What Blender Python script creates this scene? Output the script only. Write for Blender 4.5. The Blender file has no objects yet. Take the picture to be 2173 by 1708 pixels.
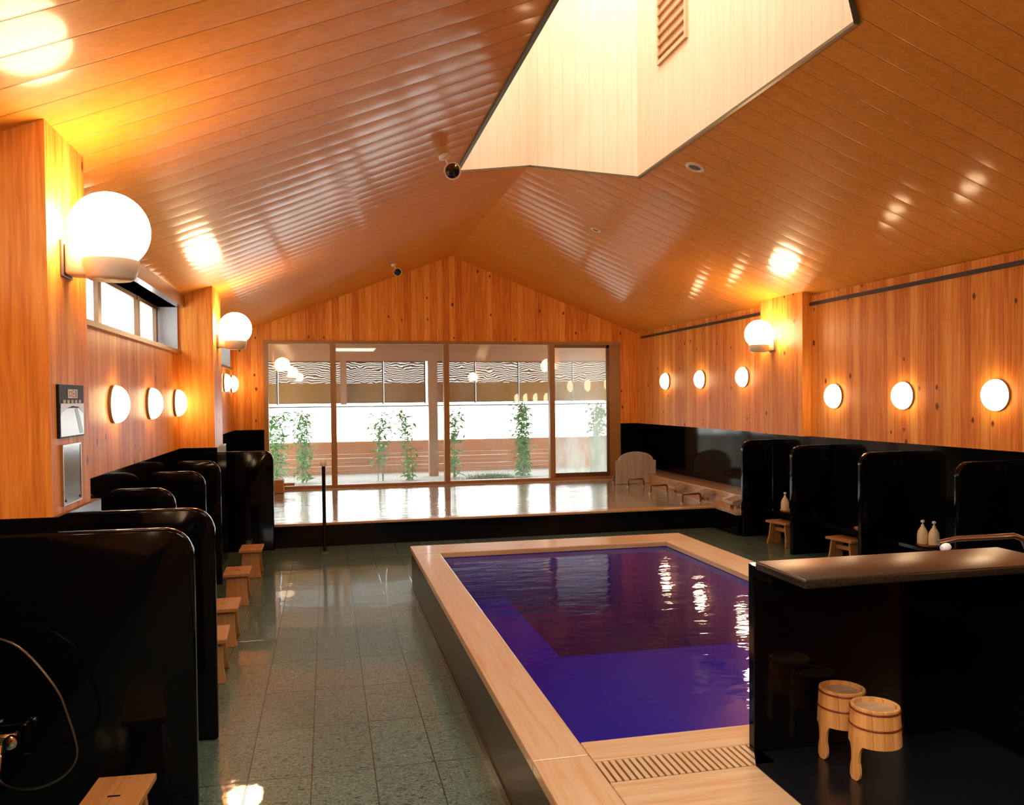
import bpy, bmesh, math, random
from mathutils import Vector, Matrix, Euler
random.seed(7)
PI = math.pi
scn = bpy.context.scene
COL = scn.collection

# ------------------------------------------------------------------ camera
f_px, yaw, pitch, roll, cam_h = 1743.51, .221634, -.021623, -.0105833, 1.7
fw = Vector((math.sin(yaw)*math.cos(pitch), math.cos(yaw)*math.cos(pitch), math.sin(pitch)))
rt = Vector((math.cos(yaw), -math.sin(yaw), 0)); up = rt.cross(fw)
r2 = rt*math.cos(roll) + up*math.sin(roll); u2 = -rt*math.sin(roll) + up*math.cos(roll)
cd = bpy.data.cameras.new('camera'); cam = bpy.data.objects.new('camera', cd); COL.objects.link(cam)
m3 = Matrix((r2, u2, -fw)).transposed()
cam.matrix_world = Matrix.Translation((0, 0, cam_h)) @ m3.to_4x4()
cd.sensor_fit = 'HORIZONTAL'; cd.sensor_width = 36; cd.lens = f_px/2173*36
cd.shift_y = (881.43-854)/2173; cd.clip_start = .05; cd.clip_end = 200
scn.camera = cam

# ------------------------------------------------------------------ world, daylight, exposure
w = bpy.data.worlds.new('world'); scn.world = w; w.use_nodes = True
bg = w.node_tree.nodes['Background']; bg.inputs[0].default_value = (.94, .98, 1, 1); bg.inputs[1].default_value = 7.5
scn.view_settings.view_transform = 'Standard'; scn.view_settings.look = 'None'
scn.view_settings.exposure = .08; scn.view_settings.gamma = 1; scn.view_settings.use_curve_mapping = False

def area(name, loc, rot, sx, sy, power, col):
    l = bpy.data.lights.new(name, 'AREA'); l.shape = 'RECTANGLE'; l.size = sx; l.size_y = sy; l.energy = power; l.color = col
    o = bpy.data.objects.new(name, l); o.location = loc; o.rotation_euler = rot; COL.objects.link(o); return o
area('skylight_daylight', (2.0, 5.6, 6.35), (0, 0, 0), 1.5, 3.6, 145, (1, .94, .9))
area('ceiling_light', (.9, .9, 3.25), (0, 0, 0), 1.2, 1.6, 90, (1, .94, .84))  # unseen fill lamp, added overhead to brighten the near deck

GLOBE_STRENGTH = 38; SCONCE_STRENGTH = 17
LAMP_COLOUR = (1, .67, .36, 1)

# ------------------------------------------------------------------ mesh helpers
def add_box(bm, x0, x1, y0, y1, z0, z1, mat=None):
    vs = [bm.verts.new((x, y, z)) for z in (z0, z1) for y in (y0, y1) for x in (x0, x1)]
    if mat is not None:
        for v in vs: v.co = mat @ v.co
    for f in ((0,2,3,1),(4,5,7,6),(0,1,5,4),(2,6,7,3),(0,4,6,2),(1,3,7,5)):
        bm.faces.new([vs[i] for i in f])
    return vs
def BX(*a, **k):
    bm = bmesh.new(); add_box(bm, *a, **k); return bm
def add_prism(bm, pts, a, b, fn):
    """polygon pts (p,q) extruded from a to b; fn(p,q,t)->xyz"""
    A = [bm.verts.new(fn(p, q, a)) for p, q in pts]; B = [bm.verts.new(fn(p, q, b)) for p, q in pts]
    n = len(pts); bm.faces.new(A[::-1]); bm.faces.new(B)
    for i in range(n): bm.faces.new((A[i], A[(i+1) % n], B[(i+1) % n], B[i]))
def add_tube(bm, pts, r, seg=10, cap=True):
    pts = [Vector(p) for p in pts]; rings = []; ref = None
    rr = r if isinstance(r, (list, tuple)) else [r]*len(pts)
    for i, p in enumerate(pts):
        t = (pts[min(i+1, len(pts)-1)] - pts[max(i-1, 0)]).normalized()
        if ref is None: ref = t.orthogonal().normalized()
        ref = (ref - t*ref.dot(t)).normalized(); b = t.cross(ref)
        rings.append([bm.verts.new(p + (ref*math.cos(2*PI*k/seg) + b*math.sin(2*PI*k/seg))*rr[i]) for k in range(seg)])
    for a, b in zip(rings, rings[1:]):
        for k in range(seg): bm.faces.new((a[k], a[(k+1) % seg], b[(k+1) % seg], b[k]))
    if cap: bm.faces.new(rings[0][::-1]); bm.faces.new(rings[-1])
def add_lathe(bm, prof, seg=32, mat=None, ends=True):
    """prof list of (r,z)"""
    rings = []
    for r, z in prof:
        if r < 1e-6: rings.append([bm.verts.new((0, 0, z))])
        else: rings.append([bm.verts.new((r*math.cos(2*PI*k/seg), r*math.sin(2*PI*k/seg), z)) for k in range(seg)])
    for a, b in zip(rings, rings[1:]):
        for k in range(seg):
            j = (k+1) % seg
            if len(a) == 1 and len(b) == 1: continue
            if len(a) == 1: bm.faces.new((a[0], b[j], b[k]))
            elif len(b) == 1: bm.faces.new((a[k], a[j], b[0]))
            else: bm.faces.new((a[k], a[j], b[j], b[k]))
    if ends:
        if len(rings[0]) > 1: bm.faces.new(rings[0][::-1])
        if len(rings[-1]) > 1: bm.faces.new(rings[-1])
    if mat is not None:
        for rg in rings:
            for v in rg: v.co = mat @ v.co
def bev(bm, w, seg=2, ang=.6):
    bm.normal_update()
    es = [e for e in bm.edges if len(e.link_faces) == 2 and e.calc_face_angle(0) > ang]
    bmesh.ops.bevel(bm, geom=es, offset=w, segments=seg, affect='EDGES', profile=.5)
    return bm
def obj(name, bm, mat, parent=None, smooth=False, loc=None, rot=None, recalc=True):
    if recalc: bmesh.ops.recalc_face_normals(bm, faces=bm.faces)
    me = bpy.data.meshes.new(name); bm.to_mesh(me); bm.free()
    me.materials.append(mat)
    if smooth:
        for p in me.polygons: p.use_smooth = True
        me.set_sharp_from_angle(angle=.7)
    o = bpy.data.objects.new(name, me); COL.objects.link(o)
    if parent: o.parent = parent
    if loc: o.location = loc
    if rot: o.rotation_euler = rot
    return o
def thing(name, label, cat, loc=(0,0,0), rotz=0, group=None):
    o = bpy.data.objects.new(name, None); o.empty_display_size = .1; COL.objects.link(o)
    o.location = loc; o.rotation_euler = (0, 0, rotz); return tag(o, label, cat, group)
def tag(o, label, cat, group=None, kind=None):
    o['label'] = label; o['category'] = cat
    if group: o['group'] = group
    if kind: o['kind'] = kind
    return o
def struct(name, bm, mat, label=None, parent=None):
    o = obj(name, bm, mat, parent)
    if not parent: o['kind'] = 'structure'
    if label: o['label'] = label
    return o
def dup(root, loc, rotz, label, group=None):
    r = root.copy(); COL.objects.link(r); r.location = loc; r.rotation_euler = (0, 0, rotz); r['label'] = label
    if group: r['group'] = group
    for ch in list(root.children):
        c = ch.copy(); COL.objects.link(c); c.parent = r
        for g in list(ch.children):
            d = g.copy(); COL.objects.link(d); d.parent = c
    return r

# ------------------------------------------------------------------ material helpers
class NT:
    def __init__(s, name):
        s.m = bpy.data.materials.new(name); s.m.use_nodes = True; s.t = s.m.node_tree; s.t.nodes.clear()
        s.out = s.t.nodes.new('ShaderNodeOutputMaterial')
    def n(s, typ, **k):
        nd = s.t.nodes.new(typ)
        for a, b in k.items(): setattr(nd, a, b)
        return nd
    def l(s, a, b): s.t.links.new(a, b)
    def put(s, sock, v):
        if isinstance(v, bpy.types.NodeSocket): s.l(v, sock)
        elif v is not None: sock.default_value = v
    def math(s, op, a, b=None, c=None, clamp=False):
        nd = s.n('ShaderNodeMath', operation=op, use_clamp=clamp)
        s.put(nd.inputs[0], a); s.put(nd.inputs[1], b); s.put(nd.inputs[2], c); return nd.outputs[0]
    def comb(s, x, y, z):
        nd = s.n('ShaderNodeCombineXYZ'); s.put(nd.inputs[0], x); s.put(nd.inputs[1], y); s.put(nd.inputs[2], z); return nd.outputs[0]
    def xyz(s, kind='Object'):
        tc = s.n('ShaderNodeTexCoord'); sp = s.n('ShaderNodeSeparateXYZ'); s.l(tc.outputs[kind], sp.inputs[0]); return tc.outputs[kind], sp.outputs
    def noise(s, vec, scale, detail=4, rough=.55, dist=0):
        nd = s.n('ShaderNodeTexNoise'); s.put(nd.inputs['Vector'], vec); nd.inputs['Scale'].default_value = scale
        nd.inputs['Detail'].default_value = detail; nd.inputs['Roughness'].default_value = rough; nd.inputs['Distortion'].default_value = dist
        return nd.outputs[0]
    def ramp(s, fac, stops):
        nd = s.n('ShaderNodeValToRGB'); e = nd.color_ramp.elements
        e[0].position, e[0].color = stops[0][0], (*stops[0][1], 1); e[1].position, e[1].color = stops[-1][0], (*stops[-1][1], 1)
        for p, c in stops[1:-1]: q = e.new(p); q.color = (*c, 1)
        s.put(nd.inputs[0], fac); return nd.outputs[0]
    def mapr(s, v, a, b, c=0., d=1.):
        nd = s.n('ShaderNodeMapRange'); s.put(nd.inputs[0], v)
        for i, q in enumerate((a, b, c, d)): nd.inputs[i+1].default_value = q
        return nd.outputs[0]
    def mixc(s, fac, a, b, mode='MIX'):
        nd = s.n('ShaderNodeMix', data_type='RGBA', blend_type=mode); s.put(nd.inputs[0], fac)
        for i, v in ((6, a), (7, b)):
            if isinstance(v, tuple): v = (*v[:3], 1)
            s.put(nd.inputs[i], v)
        return nd.outputs[2]
    def schlick(s, f0, normal=None):
        lw = s.n('ShaderNodeLayerWeight'); lw.inputs[0].default_value = .5
        if normal is not None: s.l(normal, lw.inputs['Normal'])
        return s.math('ADD', s.math('MULTIPLY', s.math('POWER', lw.outputs['Facing'], 5.), 1-f0), f0)
    def bsdf(s, col, rough=.5, metal=0., spec=.5, bump=None, bstr=.3, bdist=.01, coat=0., coat_r=.05, **k):
        p = s.n('ShaderNodeBsdfPrincipled')
        if isinstance(col, tuple): col = (*col[:3], 1)
        s.put(p.inputs['Base Color'], col); s.put(p.inputs['Roughness'], rough); s.put(p.inputs['Metallic'], metal)
        p.inputs['Specular IOR Level'].default_value = spec
        p.inputs['Coat Weight'].default_value = coat; p.inputs['Coat Roughness'].default_value = coat_r
        if bump is not None:
            b = s.n('ShaderNodeBump'); b.inputs['Strength'].default_value = bstr; b.inputs['Distance'].default_value = bdist
            s.l(bump, b.inputs['Height']); s.l(b.outputs[0], p.inputs['Normal']); s.l(b.outputs[0], p.inputs['Coat Normal'])
        s.l(p.outputs[0], s.out.inputs[0]); return p

def plain(name, col, rough=.4, metal=0., spec=.5, **k):
    t = NT(name); t.bsdf(col, rough, metal, spec, **k); return t.m

def wood(name, across, along, bw, dark, mid, light, rough=.45, groove=.0025, knots=0., coat=0., coat_r=.08, cup=0., gdark=.45, gbump=1., spec=.4, var=.5, grain=.06):
    t = NT(name); _, o = t.xyz(); A = o['XYZ'.index(across)]; L = o['XYZ'.index(along)]
    third = o[3-'XYZ'.index(across)-'XYZ'.index(along)]
    q = t.math('DIVIDE', A, bw); idx = t.math('FLOOR', q); fr = t.math('FRACT', q)
    wn = t.n('ShaderNodeTexWhiteNoise', noise_dimensions='1D'); t.l(idx, wn.inputs['W']); rnd = wn.outputs['Value']
    off = t.math('MULTIPLY', rnd, 37.)
    v = t.comb(t.math('MULTIPLY', A, 14.), t.math('MULTIPLY', third, 14.), t.math('ADD', t.math('MULTIPLY', L, .9), off))
    g = t.noise(v, 2.2, 5, .6, .6)
    g2 = t.noise(t.comb(t.math('MULTIPLY', A, 90.), t.math('MULTIPLY', third, 90.), t.math('ADD', t.math('MULTIPLY', L, 2.), off)), 1., 2, .5)
    val = t.math('ADD', t.math('MULTIPLY', g, .7), t.math('MULTIPLY', g2, .3))
    val = t.math('ADD', val, t.math('MULTIPLY', t.math('SUBTRACT', rnd, .5), .32*var))
    c = t.ramp(val, [(.3, dark), (.5, mid), (.72, light)])
    if knots:
        vo = t.n('ShaderNodeTexVoronoi', feature='F1', voronoi_dimensions='2D'); vo.inputs['Scale'].default_value = 1
        t.l(t.comb(t.math('DIVIDE', A, .21), t.math('DIVIDE', L, .33), 0.), vo.inputs['Vector'])
        vo.inputs['Randomness'].default_value = .9
        sp = t.n('ShaderNodeSeparateColor'); t.l(vo.outputs['Color'], sp.inputs[0])
        sz = t.math('MULTIPLY', t.math('GREATER_THAN', sp.outputs[0], 1-knots), t.math('ADD', t.math('MULTIPLY', sp.outputs[1], .06), .07))
        k = t.math('SUBTRACT', 1., t.math('DIVIDE', vo.outputs['Distance'], t.math('ADD', sz, .0001)), clamp=True)
        k = t.mapr(k, 0., .5)
        c = t.mixc(k, c, tuple(x*.28 for x in dark))
    d = t.math('MULTIPLY', t.math('MINIMUM', fr, t.math('SUBTRACT', 1., fr)), bw)
    gm = t.mapr(d, groove*.3, groove)
    c = t.mixc(t.math('MULTIPLY', t.math('SUBTRACT', 1., gm), 1-gdark), c, tuple(x*.25 for x in dark))
    h = t.math('MULTIPLY', gm, gbump)
    if cup:
        cc = t.math('SUBTRACT', t.math('MULTIPLY', fr, 2.), 1.); h = t.math('SUBTRACT', h, t.math('MULTIPLY', t.math('MULTIPLY', cc, cc), cup))
    h = t.math('ADD', h, t.math('MULTIPLY', g, grain))
    t.bsdf(c, rough, 0, spec, bump=h, bstr=.6, bdist=.004, coat=coat, coat_r=coat_r)
    return t.m

# colours
M = {}
WD, WM, WL = (.60, .165, .022), (.84, .30, .042), (.95, .46, .095)
M['wall_x'] = wood('cedar_boards_x', 'X', 'Z', .105, WD, WM, WL, rough=.42, knots=.22, spec=.16, var=.8, gdark=.3)
M['wall_y'] = wood('cedar_boards_y', 'Y', 'Z', .105, WD, WM, WL, rough=.42, knots=.22, spec=.16, var=.8, gdark=.3)
M['ceil'] = wood('lacquered_ceiling_boards', 'Y', 'X', .22, (.58, .205, .018), (.70, .262, .024), (.78, .31, .034), rough=.5, spec=.15, groove=.005, coat=.42, coat_r=.12, cup=.55, grain=.012, gdark=.4, gbump=1.5, var=.25)
M['well'] = wood('pale_well_boards', 'X', 'Z', .1, (.68, .50, .34), (.74, .56, .40), (.78, .61, .46), rough=.5, groove=.003, var=.3, gdark=.75, gbump=.5)
M['well_y'] = wood('pale_well_boards_y', 'Y', 'Z', .1, (.68, .50, .34), (.74, .56, .40), (.78, .61, .46), rough=.5, groove=.003, var=.3, gdark=.75, gbump=.5)
HD, HM, HL = (.78, .40, .15), (.92, .66, .38), (.96, .82, .58)
M['rim_y'] = wood('cypress_rim_y', 'X', 'Y', 5., HD, HM, HL, rough=.35, groove=.0, coat=.3, spec=.4)
M['rim_x'] = wood('cypress_rim_x', 'Y', 'X', 5., HD, HM, HL, rough=.35, groove=.0, coat=.3, spec=.4)
M['stool'] = wood('cypress_stool', 'X', 'Y', 5., (.62, .26, .07), (.82, .42, .14), (.88, .52, .20), rough=.5, groove=0.)
M['stool_leg'] = wood('cypress_stool_leg', 'X', 'Z', 5., (.62, .26, .07), (.82, .42, .14), (.88, .52, .20), rough=.5, groove=0.)
M['pail'] = wood('pail_staves', 'X', 'Z', .03, (.52, .24, .06), (.68, .36, .11), (.74, .43, .16), rough=.5, groove=.001, gdark=.7)
M['bronze'] = plain('bronze_frame', (.16, .075, .025), .4, .3)
M['tan_frame'] = plain('tan_frame', (.36, .18, .055), .45)
M['chrome'] = plain('chrome', (.75, .73, .7), .12, 1.)
M['steel'] = plain('brushed_steel', (.45, .42, .38), .3, 1.)
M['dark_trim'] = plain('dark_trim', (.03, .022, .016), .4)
M['white_plastic'] = plain('cream_plastic', (.72, .6, .45), .35)
M['cream'] = plain('cream_bottle', (.72, .62, .38), .35)
M['copper'] = plain('copper_hoop', (.16, .025, .01), .35, .3)
M['grey_frame'] = plain('grey_aluminium', (.2, .19, .18), .35, .6)
M['reveal'] = plain('pale_reveal', (.55, .55, .54), .5)
M['dark_steel'] = plain('dark_steel', (.22, .13, .08), .3, 1.)
M['black'] = plain('black_plastic', (.01, .01, .01), .3)

def granite(name, base, fleck, rough, sc=160., thr=.64, bumpy=0., spec=.5):
    t = NT(name); v, o = t.xyz()
    n = t.noise(v, sc, 2, .6); n2 = t.noise(v, 3., 3)
    c = t.mixc(t.mapr(n, thr, thr+.1), base, fleck); c = t.mixc(t.math('MULTIPLY', n2, .3), c, tuple(x*.5 for x in base))
    t.bsdf(c, rough, 0, spec, bump=t.noise(v, 6., 2) if bumpy else None, bstr=bumpy, bdist=.004); return t.m
M['stone'] = granite('polished_black_granite', (.0025, .0025, .0035), (.012, .012, .015), .08, spec=.2)
M['dark_stone'] = granite('honed_black_granite', (.006, .0065, .009), (.022, .024, .03), .22)
M['counter'] = granite('polished_counter_granite', (.010, .008, .005), (.04, .028, .014), .3, 300., .5)  # brown flecks put some of the warm reflection into the black stone
M['pool_side'] = granite('green_black_stone', (.006, .010, .009), (.02, .028, .025), .3, spec=.15)

# floor: dark green slate tiles under a film of water
t = NT('wet_green_floor_tiles'); v, o = t.xyz()
def joints(t, c, off, wdt, th):
    fr = t.math('FRACT', t.math('DIVIDE', t.math('ADD', c, off), wdt)); d = t.math('MULTIPLY', t.math('MINIMUM', fr, t.math('SUBTRACT', 1., fr)), wdt); return t.mapr(d, th*.4, th)
jx = joints(t, o[0], .09, .28, .0035); jy = joints(t, o[1], .12, .56, .0035); j = t.math('MINIMUM', jx, jy)
ix = t.math('FLOOR', t.math('DIVIDE', t.math('ADD', o[0], .09), .28)); iy = t.math('FLOOR', t.math('DIVIDE', t.math('ADD', o[1], .12), .56))
wn = t.n('ShaderNodeTexWhiteNoise', noise_dimensions='2D'); t.l(t.comb(ix, iy, 0.), wn.inputs['Vector'])
n1 = t.noise(t.comb(t.math('MULTIPLY', o[0], 1.), t.math('MULTIPLY', o[1], 2.2), 0.), 36., 4, .7, 1.5); n2 = t.noise(v, 90., 3, .6); n3 = t.noise(v, 2.5, 3)
c = t.ramp(n2, [(.3, (.035, .075, .065)), (.5, (.10, .19, .15)), (.75, (.19, .31, .26))])
c = t.mixc(t.mapr(n1, .55, .59), c, (.008, .016, .015)); c = t.mixc(t.mapr(n1, .40, .35), c, (.26, .38, .33))
c = t.mixc(t.math('MULTIPLY', wn.outputs['Value'], .2), c, (.03, .06, .05))
c = t.mixc(t.math('SUBTRACT', 1., j), c, (.012, .012, .01))
hh = t.math('ADD', t.math('MULTIPLY', j, .5), t.math('ADD', t.math('MULTIPLY', n3, 2.2), t.math('MULTIPLY', n1, .02)))
pf = t.bsdf(c, .4, 0, .25, bump=hh, bstr=.3, bdist=.004, coat=1., coat_r=.02); pf.inputs['Coat IOR'].default_value = 1.33
M['floor'] = t.m

def lampmat(name, strength):
    t = NT(name); e = t.n('ShaderNodeEmission'); e.inputs[0].default_value = LAMP_COLOUR; e.inputs[1].default_value = strength
    t.l(e.outputs[0], t.out.inputs[0]); return t.m
M['globe'] = lampmat('lit_opal_globe', GLOBE_STRENGTH); M['sconce'] = lampmat('lit_opal_dome', SCONCE_STRENGTH)

def glass(name, steam=0.):
    t = NT(name); tr = t.n('ShaderNodeBsdfTransparent'); gl = t.n('ShaderNodeBsdfGlossy'); gl.inputs['Roughness'].default_value = .02
    gl.inputs[0].default_value = (1, 1, 1, 1); fr = t.schlick(.034)
    tr.inputs[0].default_value = (.96, .97, .95, 1)
    mx = t.n('ShaderNodeMixShader'); t.l(fr, mx.inputs[0]); t.l(tr.outputs[0], mx.inputs[1]); t.l(gl.outputs[0], mx.inputs[2]); last = mx.outputs[0]
    if steam:
        v, o = t.xyz(); tl = t.n('ShaderNodeBsdfTranslucent'); tl.inputs[0].default_value = (.8, .85, .8, 1)
        n = t.noise(t.comb(t.math('MULTIPLY', o[0], 2.5), 0., t.math('MULTIPLY', o[2], .9)), 1.6, 3, .5)
        low = t.mapr(o[2], 2.3, .3, .35, 1.)
        m2 = t.n('ShaderNodeMixShader'); t.l(t.math('MULTIPLY', t.math('MULTIPLY', t.mapr(n, .15, .75), low), steam), m2.inputs[0]); t.l(last, m2.inputs[1]); t.l(tl.outputs[0], m2.inputs[2]); last = m2.outputs[0]
    t.l(last, t.out.inputs[0]); return t.m
M['glass'] = glass('window_glass', .12); M['glass_steamy'] = glass('steamy_window_glass', .75)

def water(name, tint, sx, sy, strn, rough=.03, milky=0.):
    t = NT(name); tr = t.n('ShaderNodeBsdfTransparent'); tr.inputs[0].default_value = (*tint, 1)
    gl = t.n('ShaderNodeBsdfGlossy'); gl.inputs['Roughness'].default_value = rough; gl.inputs[0].default_value = (1, 1, 1, 1) if milky else (.72, .8, .98, 1)
    v, o = t.xyz(); n = t.noise(t.comb(t.math('MULTIPLY', o[0], sx), t.math('MULTIPLY', o[1], sy), 0.), 1., 3, .5, .4)
    b = t.n('ShaderNodeBump'); b.inputs['Strength'].default_value = strn; b.inputs['Distance'].default_value = .02; t.l(n, b.inputs['Height'])
    fr = t.schlick(.02, b.outputs[0])
    t.l(b.outputs[0], gl.inputs['Normal'])
    body = tr.outputs[0]
    if milky:
        df = t.n('ShaderNodeBsdfDiffuse'); df.inputs[0].default_value = (.62, .62, .55, 1); m2 = t.n('ShaderNodeMixShader'); m2.inputs[0].default_value = milky
        t.l(tr.outputs[0], m2.inputs[1]); t.l(df.outputs[0], m2.inputs[2]); body = m2.outputs[0]
    mx = t.n('ShaderNodeMixShader'); t.l(fr, mx.inputs[0]); t.l(body, mx.inputs[1]); t.l(gl.outputs[0], mx.inputs[2]); t.l(mx.outputs[0], t.out.inputs[0])
    return t.m
M['pool_water'] = water('still_pool_water', (.62, .7, .98), 4., 8., .16)
M['tub_water'] = water('hot_tub_water', (.9, .95, .92), 2., 9., .3, rough=.10, milky=.6)
t = NT('cobalt_pool_tiles'); v, o = t.xyz(); n = t.noise(v, 40., 3)
c = t.ramp(n, [(.3, (.003, .006, .36)), (.7, (.005, .010, .52))])
t.bsdf(c, .4, 0, .3); M['pool_tile'] = t.m

# ------------------------------------------------------------------ room constants
XL, XR, XP, XPR = -1.42, 5.27, -1.09, 5.16
YF, YB = 13.5, -4.0
RX, RZ, K = 2.04, 4.05, .387
DZ = 1.235
def cz(x): return RZ - K*abs(x-RX)

# floor
struct('floor', BX(-2, 6, YB, YF, -.3, 0), M['floor'])

# ceiling with the hexagonal opening of the roof light
OP = dict(x0=1.161, x1=2.844, n0=3.15, n1=4.0, f0=7.2, f1=8.1)
bm = bmesh.new()
for side in (-1, 1):
    xe = -1.75 if side < 0 else 5.65; xo = OP['x0'] if side < 0 else OP['x1']
    pts = [(xe, YB), (RX, YB), (RX, OP['n0']), (xo, OP['n1']), (xo, OP['f0']), (RX, OP['f1']), (RX, YF+.15), (xe, YF+.15)]
    add_prism(bm, pts, 0, .12, lambda p, q, t_: (p, q, cz(p)+t_))
bmesh.ops.triangulate(bm, faces=[f for f in bm.faces if len(f.verts) > 4])
struct('ceiling', bm, M['ceil'])

# roof light well
hexp = [(RX, OP['n0']), (OP['x1'], OP['n1']), (OP['x1'], OP['f0']), (RX, OP['f1']), (OP['x0'], OP['f0']), (OP['x0'], OP['n1'])]
WT = 6.4
def wellface(a, b):
    bm = bmesh.new(); (x0, y0), (x1, y1) = a, b
    d = Vector((x1-x0, y1-y0, 0)).normalized(); nn = Vector((d.y, -d.x, 0))*.06
    c = [(x0, y0, cz(x0)-.005), (x1, y1, cz(x1)-.005), (x1, y1, WT), (x0, y0, WT)]
    A = [bm.verts.new(Vector(p)-nn*.12) for p in c]; B = [bm.verts.new(Vector(p)+nn) for p in c]
    bm.faces.new(A); bm.faces.new(B[::-1])
    for i in range(4): bm.faces.new((A[i], B[i], B[(i+1) % 4], A[(i+1) % 4]))
    return bm
well = struct('wall_roof_light', wellface(hexp[1], hexp[2]), M['well_y'])
for i in (0, 2, 3, 4, 5):
    a, b = hexp[i], hexp[(i+1) % 6]; struct('wall_roof_light', wellface(a, b), M['well_y'] if i == 4 else M['well'])
struct('window_roof_light', BX(OP['x0']-.06, OP['x1']+.06, OP['n0']-.06, OP['f1']+.06, WT, WT+.03), plain('milky_roof_pane', (.8, .8, .78), .3))  # unseen opaque cap, added to keep the bright sky out of the well
# metal edge strips round the opening
bm = bmesh.new()
for i in range(6):
    a, b = hexp[i], hexp[(i+1) % 6]; d = Vector((b[0]-a[0], b[1]-a[1], 0)).normalized(); nn = Vector((d.y, -d.x, 0))
    def pt(p, inn, dz): return Vector((p[0], p[1], cz(p[0])+dz)) + nn*inn
    q4 = ((-.006, -.022), (.022, -.022), (.022, .004), (-.006, .004))
    A = [bm.verts.new(pt(a, *q)) for q in q4]; B = [bm.verts.new(pt(b, *q)) for q in q4]
    for k in range(4): bm.faces.new((A[k], A[(k+1) % 4], B[(k+1) % 4], B[k]))
    bm.faces.new(A[::-1]); bm.faces.new(B)
struct('trim_1', bm, plain('green_grey_metal', (.12, .11, .07), .35, .6))

# louvred vent on the right face of the well
vt = thing('air_vent', 'slatted air vent high on the pale wall of the roof light', 'vent', (OP['x1'], 6.39, 4.54))
bm = bmesh.new(); W2, H2 = .29, .66
for a in ((-W2, W2, 0, .035), (-W2, W2, H2-.035, H2)): add_box(bm, -.03, .012, a[0], a[1], a[2], a[3])
for s in (-1, 1): add_box(bm, -.03, .012, min(s*W2, s*(W2-.03)), max(s*W2, s*(W2-.03)), .035, H2-.035)
obj('frame', bm, plain('vent_frame_wood', (.62, .38, .2), .5), vt)
obj('backing', BX(-.006, .004, -W2+.03, W2-.03, .035, H2-.035), M['black'], vt)
for k in range(7):
    mt = Matrix.Translation((-.018, 0, .075+k*.086)) @ Matrix.Rotation(-.5, 4, 'Y')
    obj('slat', BX(-.02, .02, -W2+.03, W2-.03, -.005, .005, mat=mt), plain('vent_slat_wood', (.62, .38, .2), .5), vt)

# far wall: gable above the window, stubs beside it
zt, WX0, WX1, WZ0 = 2.64, -.967, 4.977, .33
bm = bmesh.new()
add_prism(bm, [(-1.6, zt), (5.6, zt), (5.6, cz(5.6)+.06), (RX, RZ+.06), (-1.6, cz(-1.6)+.06)], YF, YF+.14, lambda p, q, t_: (p, t_, q))
add_box(bm, -1.6, WX0, YF, YF+.14, DZ, zt); add_box(bm, WX1, 5.7, YF, YF+.14, DZ, zt)
struct('wall_far', bm, M['wall_x'])
wf = bpy.data.objects['wall_far']
bm = bmesh.new(); add_box(bm, -1.6, WX0, YF-.02, YF+.14, 0, DZ); add_box(bm, WX1, 5.7, YF-.02, YF+.14, 0, DZ); add_box(bm, WX0, WX1, YF, YF+.14, 0, .28)
struct('stone_dado', bm, M['stone'], parent=wf)
struct('wall_back', BX(-1.7, 5.7, YB-.1, YB, 0, 4.2), M['wall_x'])

# left wall: recessed wood wall with window openings, pillars and stone dado
def wall_with_holes(x0, x1, y0, y1, z0, z1, holes):
    bm = bmesh.new(); ys = y0
    for (a, b, c, d) in holes:
        add_box(bm, x0, x1, ys, a, z0, z1); add_box(bm, x0, x1, a, b, z0, c); add_box(bm, x0, x1, a, b, d, z1); ys = b
    add_box(bm, x0, x1, ys, y1, z0, z1); return bm
HL_ = [(-.6, 3.4, 2.2, 2.62), (4.5, 8.60, 2.2, 2.62), (9.6, 13.1, 2.2, 2.60)]
wl = struct('wall_left', wall_with_holes(XL-.3, XL, YB, YF, DZ, 2.85, HL_), M['wall_y'])
struct('stone_dado', BX(XL-.3, XL+.012, YB, YF-.02, 0, DZ), M['stone'], parent=wl)
for y0, y1 in ((-1.38, -.82), (3.65, 4.2), (8.62, 9.25)):
    struct('pillar', BX(XL, XP, y0, y1, DZ, 2.86), M['wall_y'], parent=wl)
    struct('pillar_base', BX(XL, XP+.02, y0+.0, y1+.1, 0, DZ), M['stone'], parent=wl)
# right wall: wood wall overhanging a recessed stone wall behind the tub
wr = struct('wall_right', BX(XR, 5.7, YB, YF, DZ, 2.86), M['wall_y'])
bm = bmesh.new(); add_box(bm, XR-.012, 5.7, YB, 9.0, 0, DZ); add_box(bm, 5.58, 5.7, 9.0, YF-.02, 0, DZ)
struct('stone_dado', bm, M['stone'], parent=wr)
for y0, y1 in ((-1.4, -.9), (3.45, 4.05), (8.2, 9.1)):
    if y0 < 8: struct('pillar', BX(XPR, XR, y0, y1, 0, 2.86), M['wall_y'], parent=wr)
    else: struct('pillar', BX(XPR, XR, y0+.39, y1, DZ, 2.86), M['wall_y'], parent=wr)
struct('pillar_corner', BX(XPR+.0, XR, 8.2, 8.59, DZ, 2.86), M['wall_y'], parent=wr)
# dark shadow-gap rails under the ceiling on the right
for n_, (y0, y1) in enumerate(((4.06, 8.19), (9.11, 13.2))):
    struct('trim_%d' % (n_+2), BX(XR-.03, XR+.02, y0, y1, 2.685, 2.72), M['dark_trim'])

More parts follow.
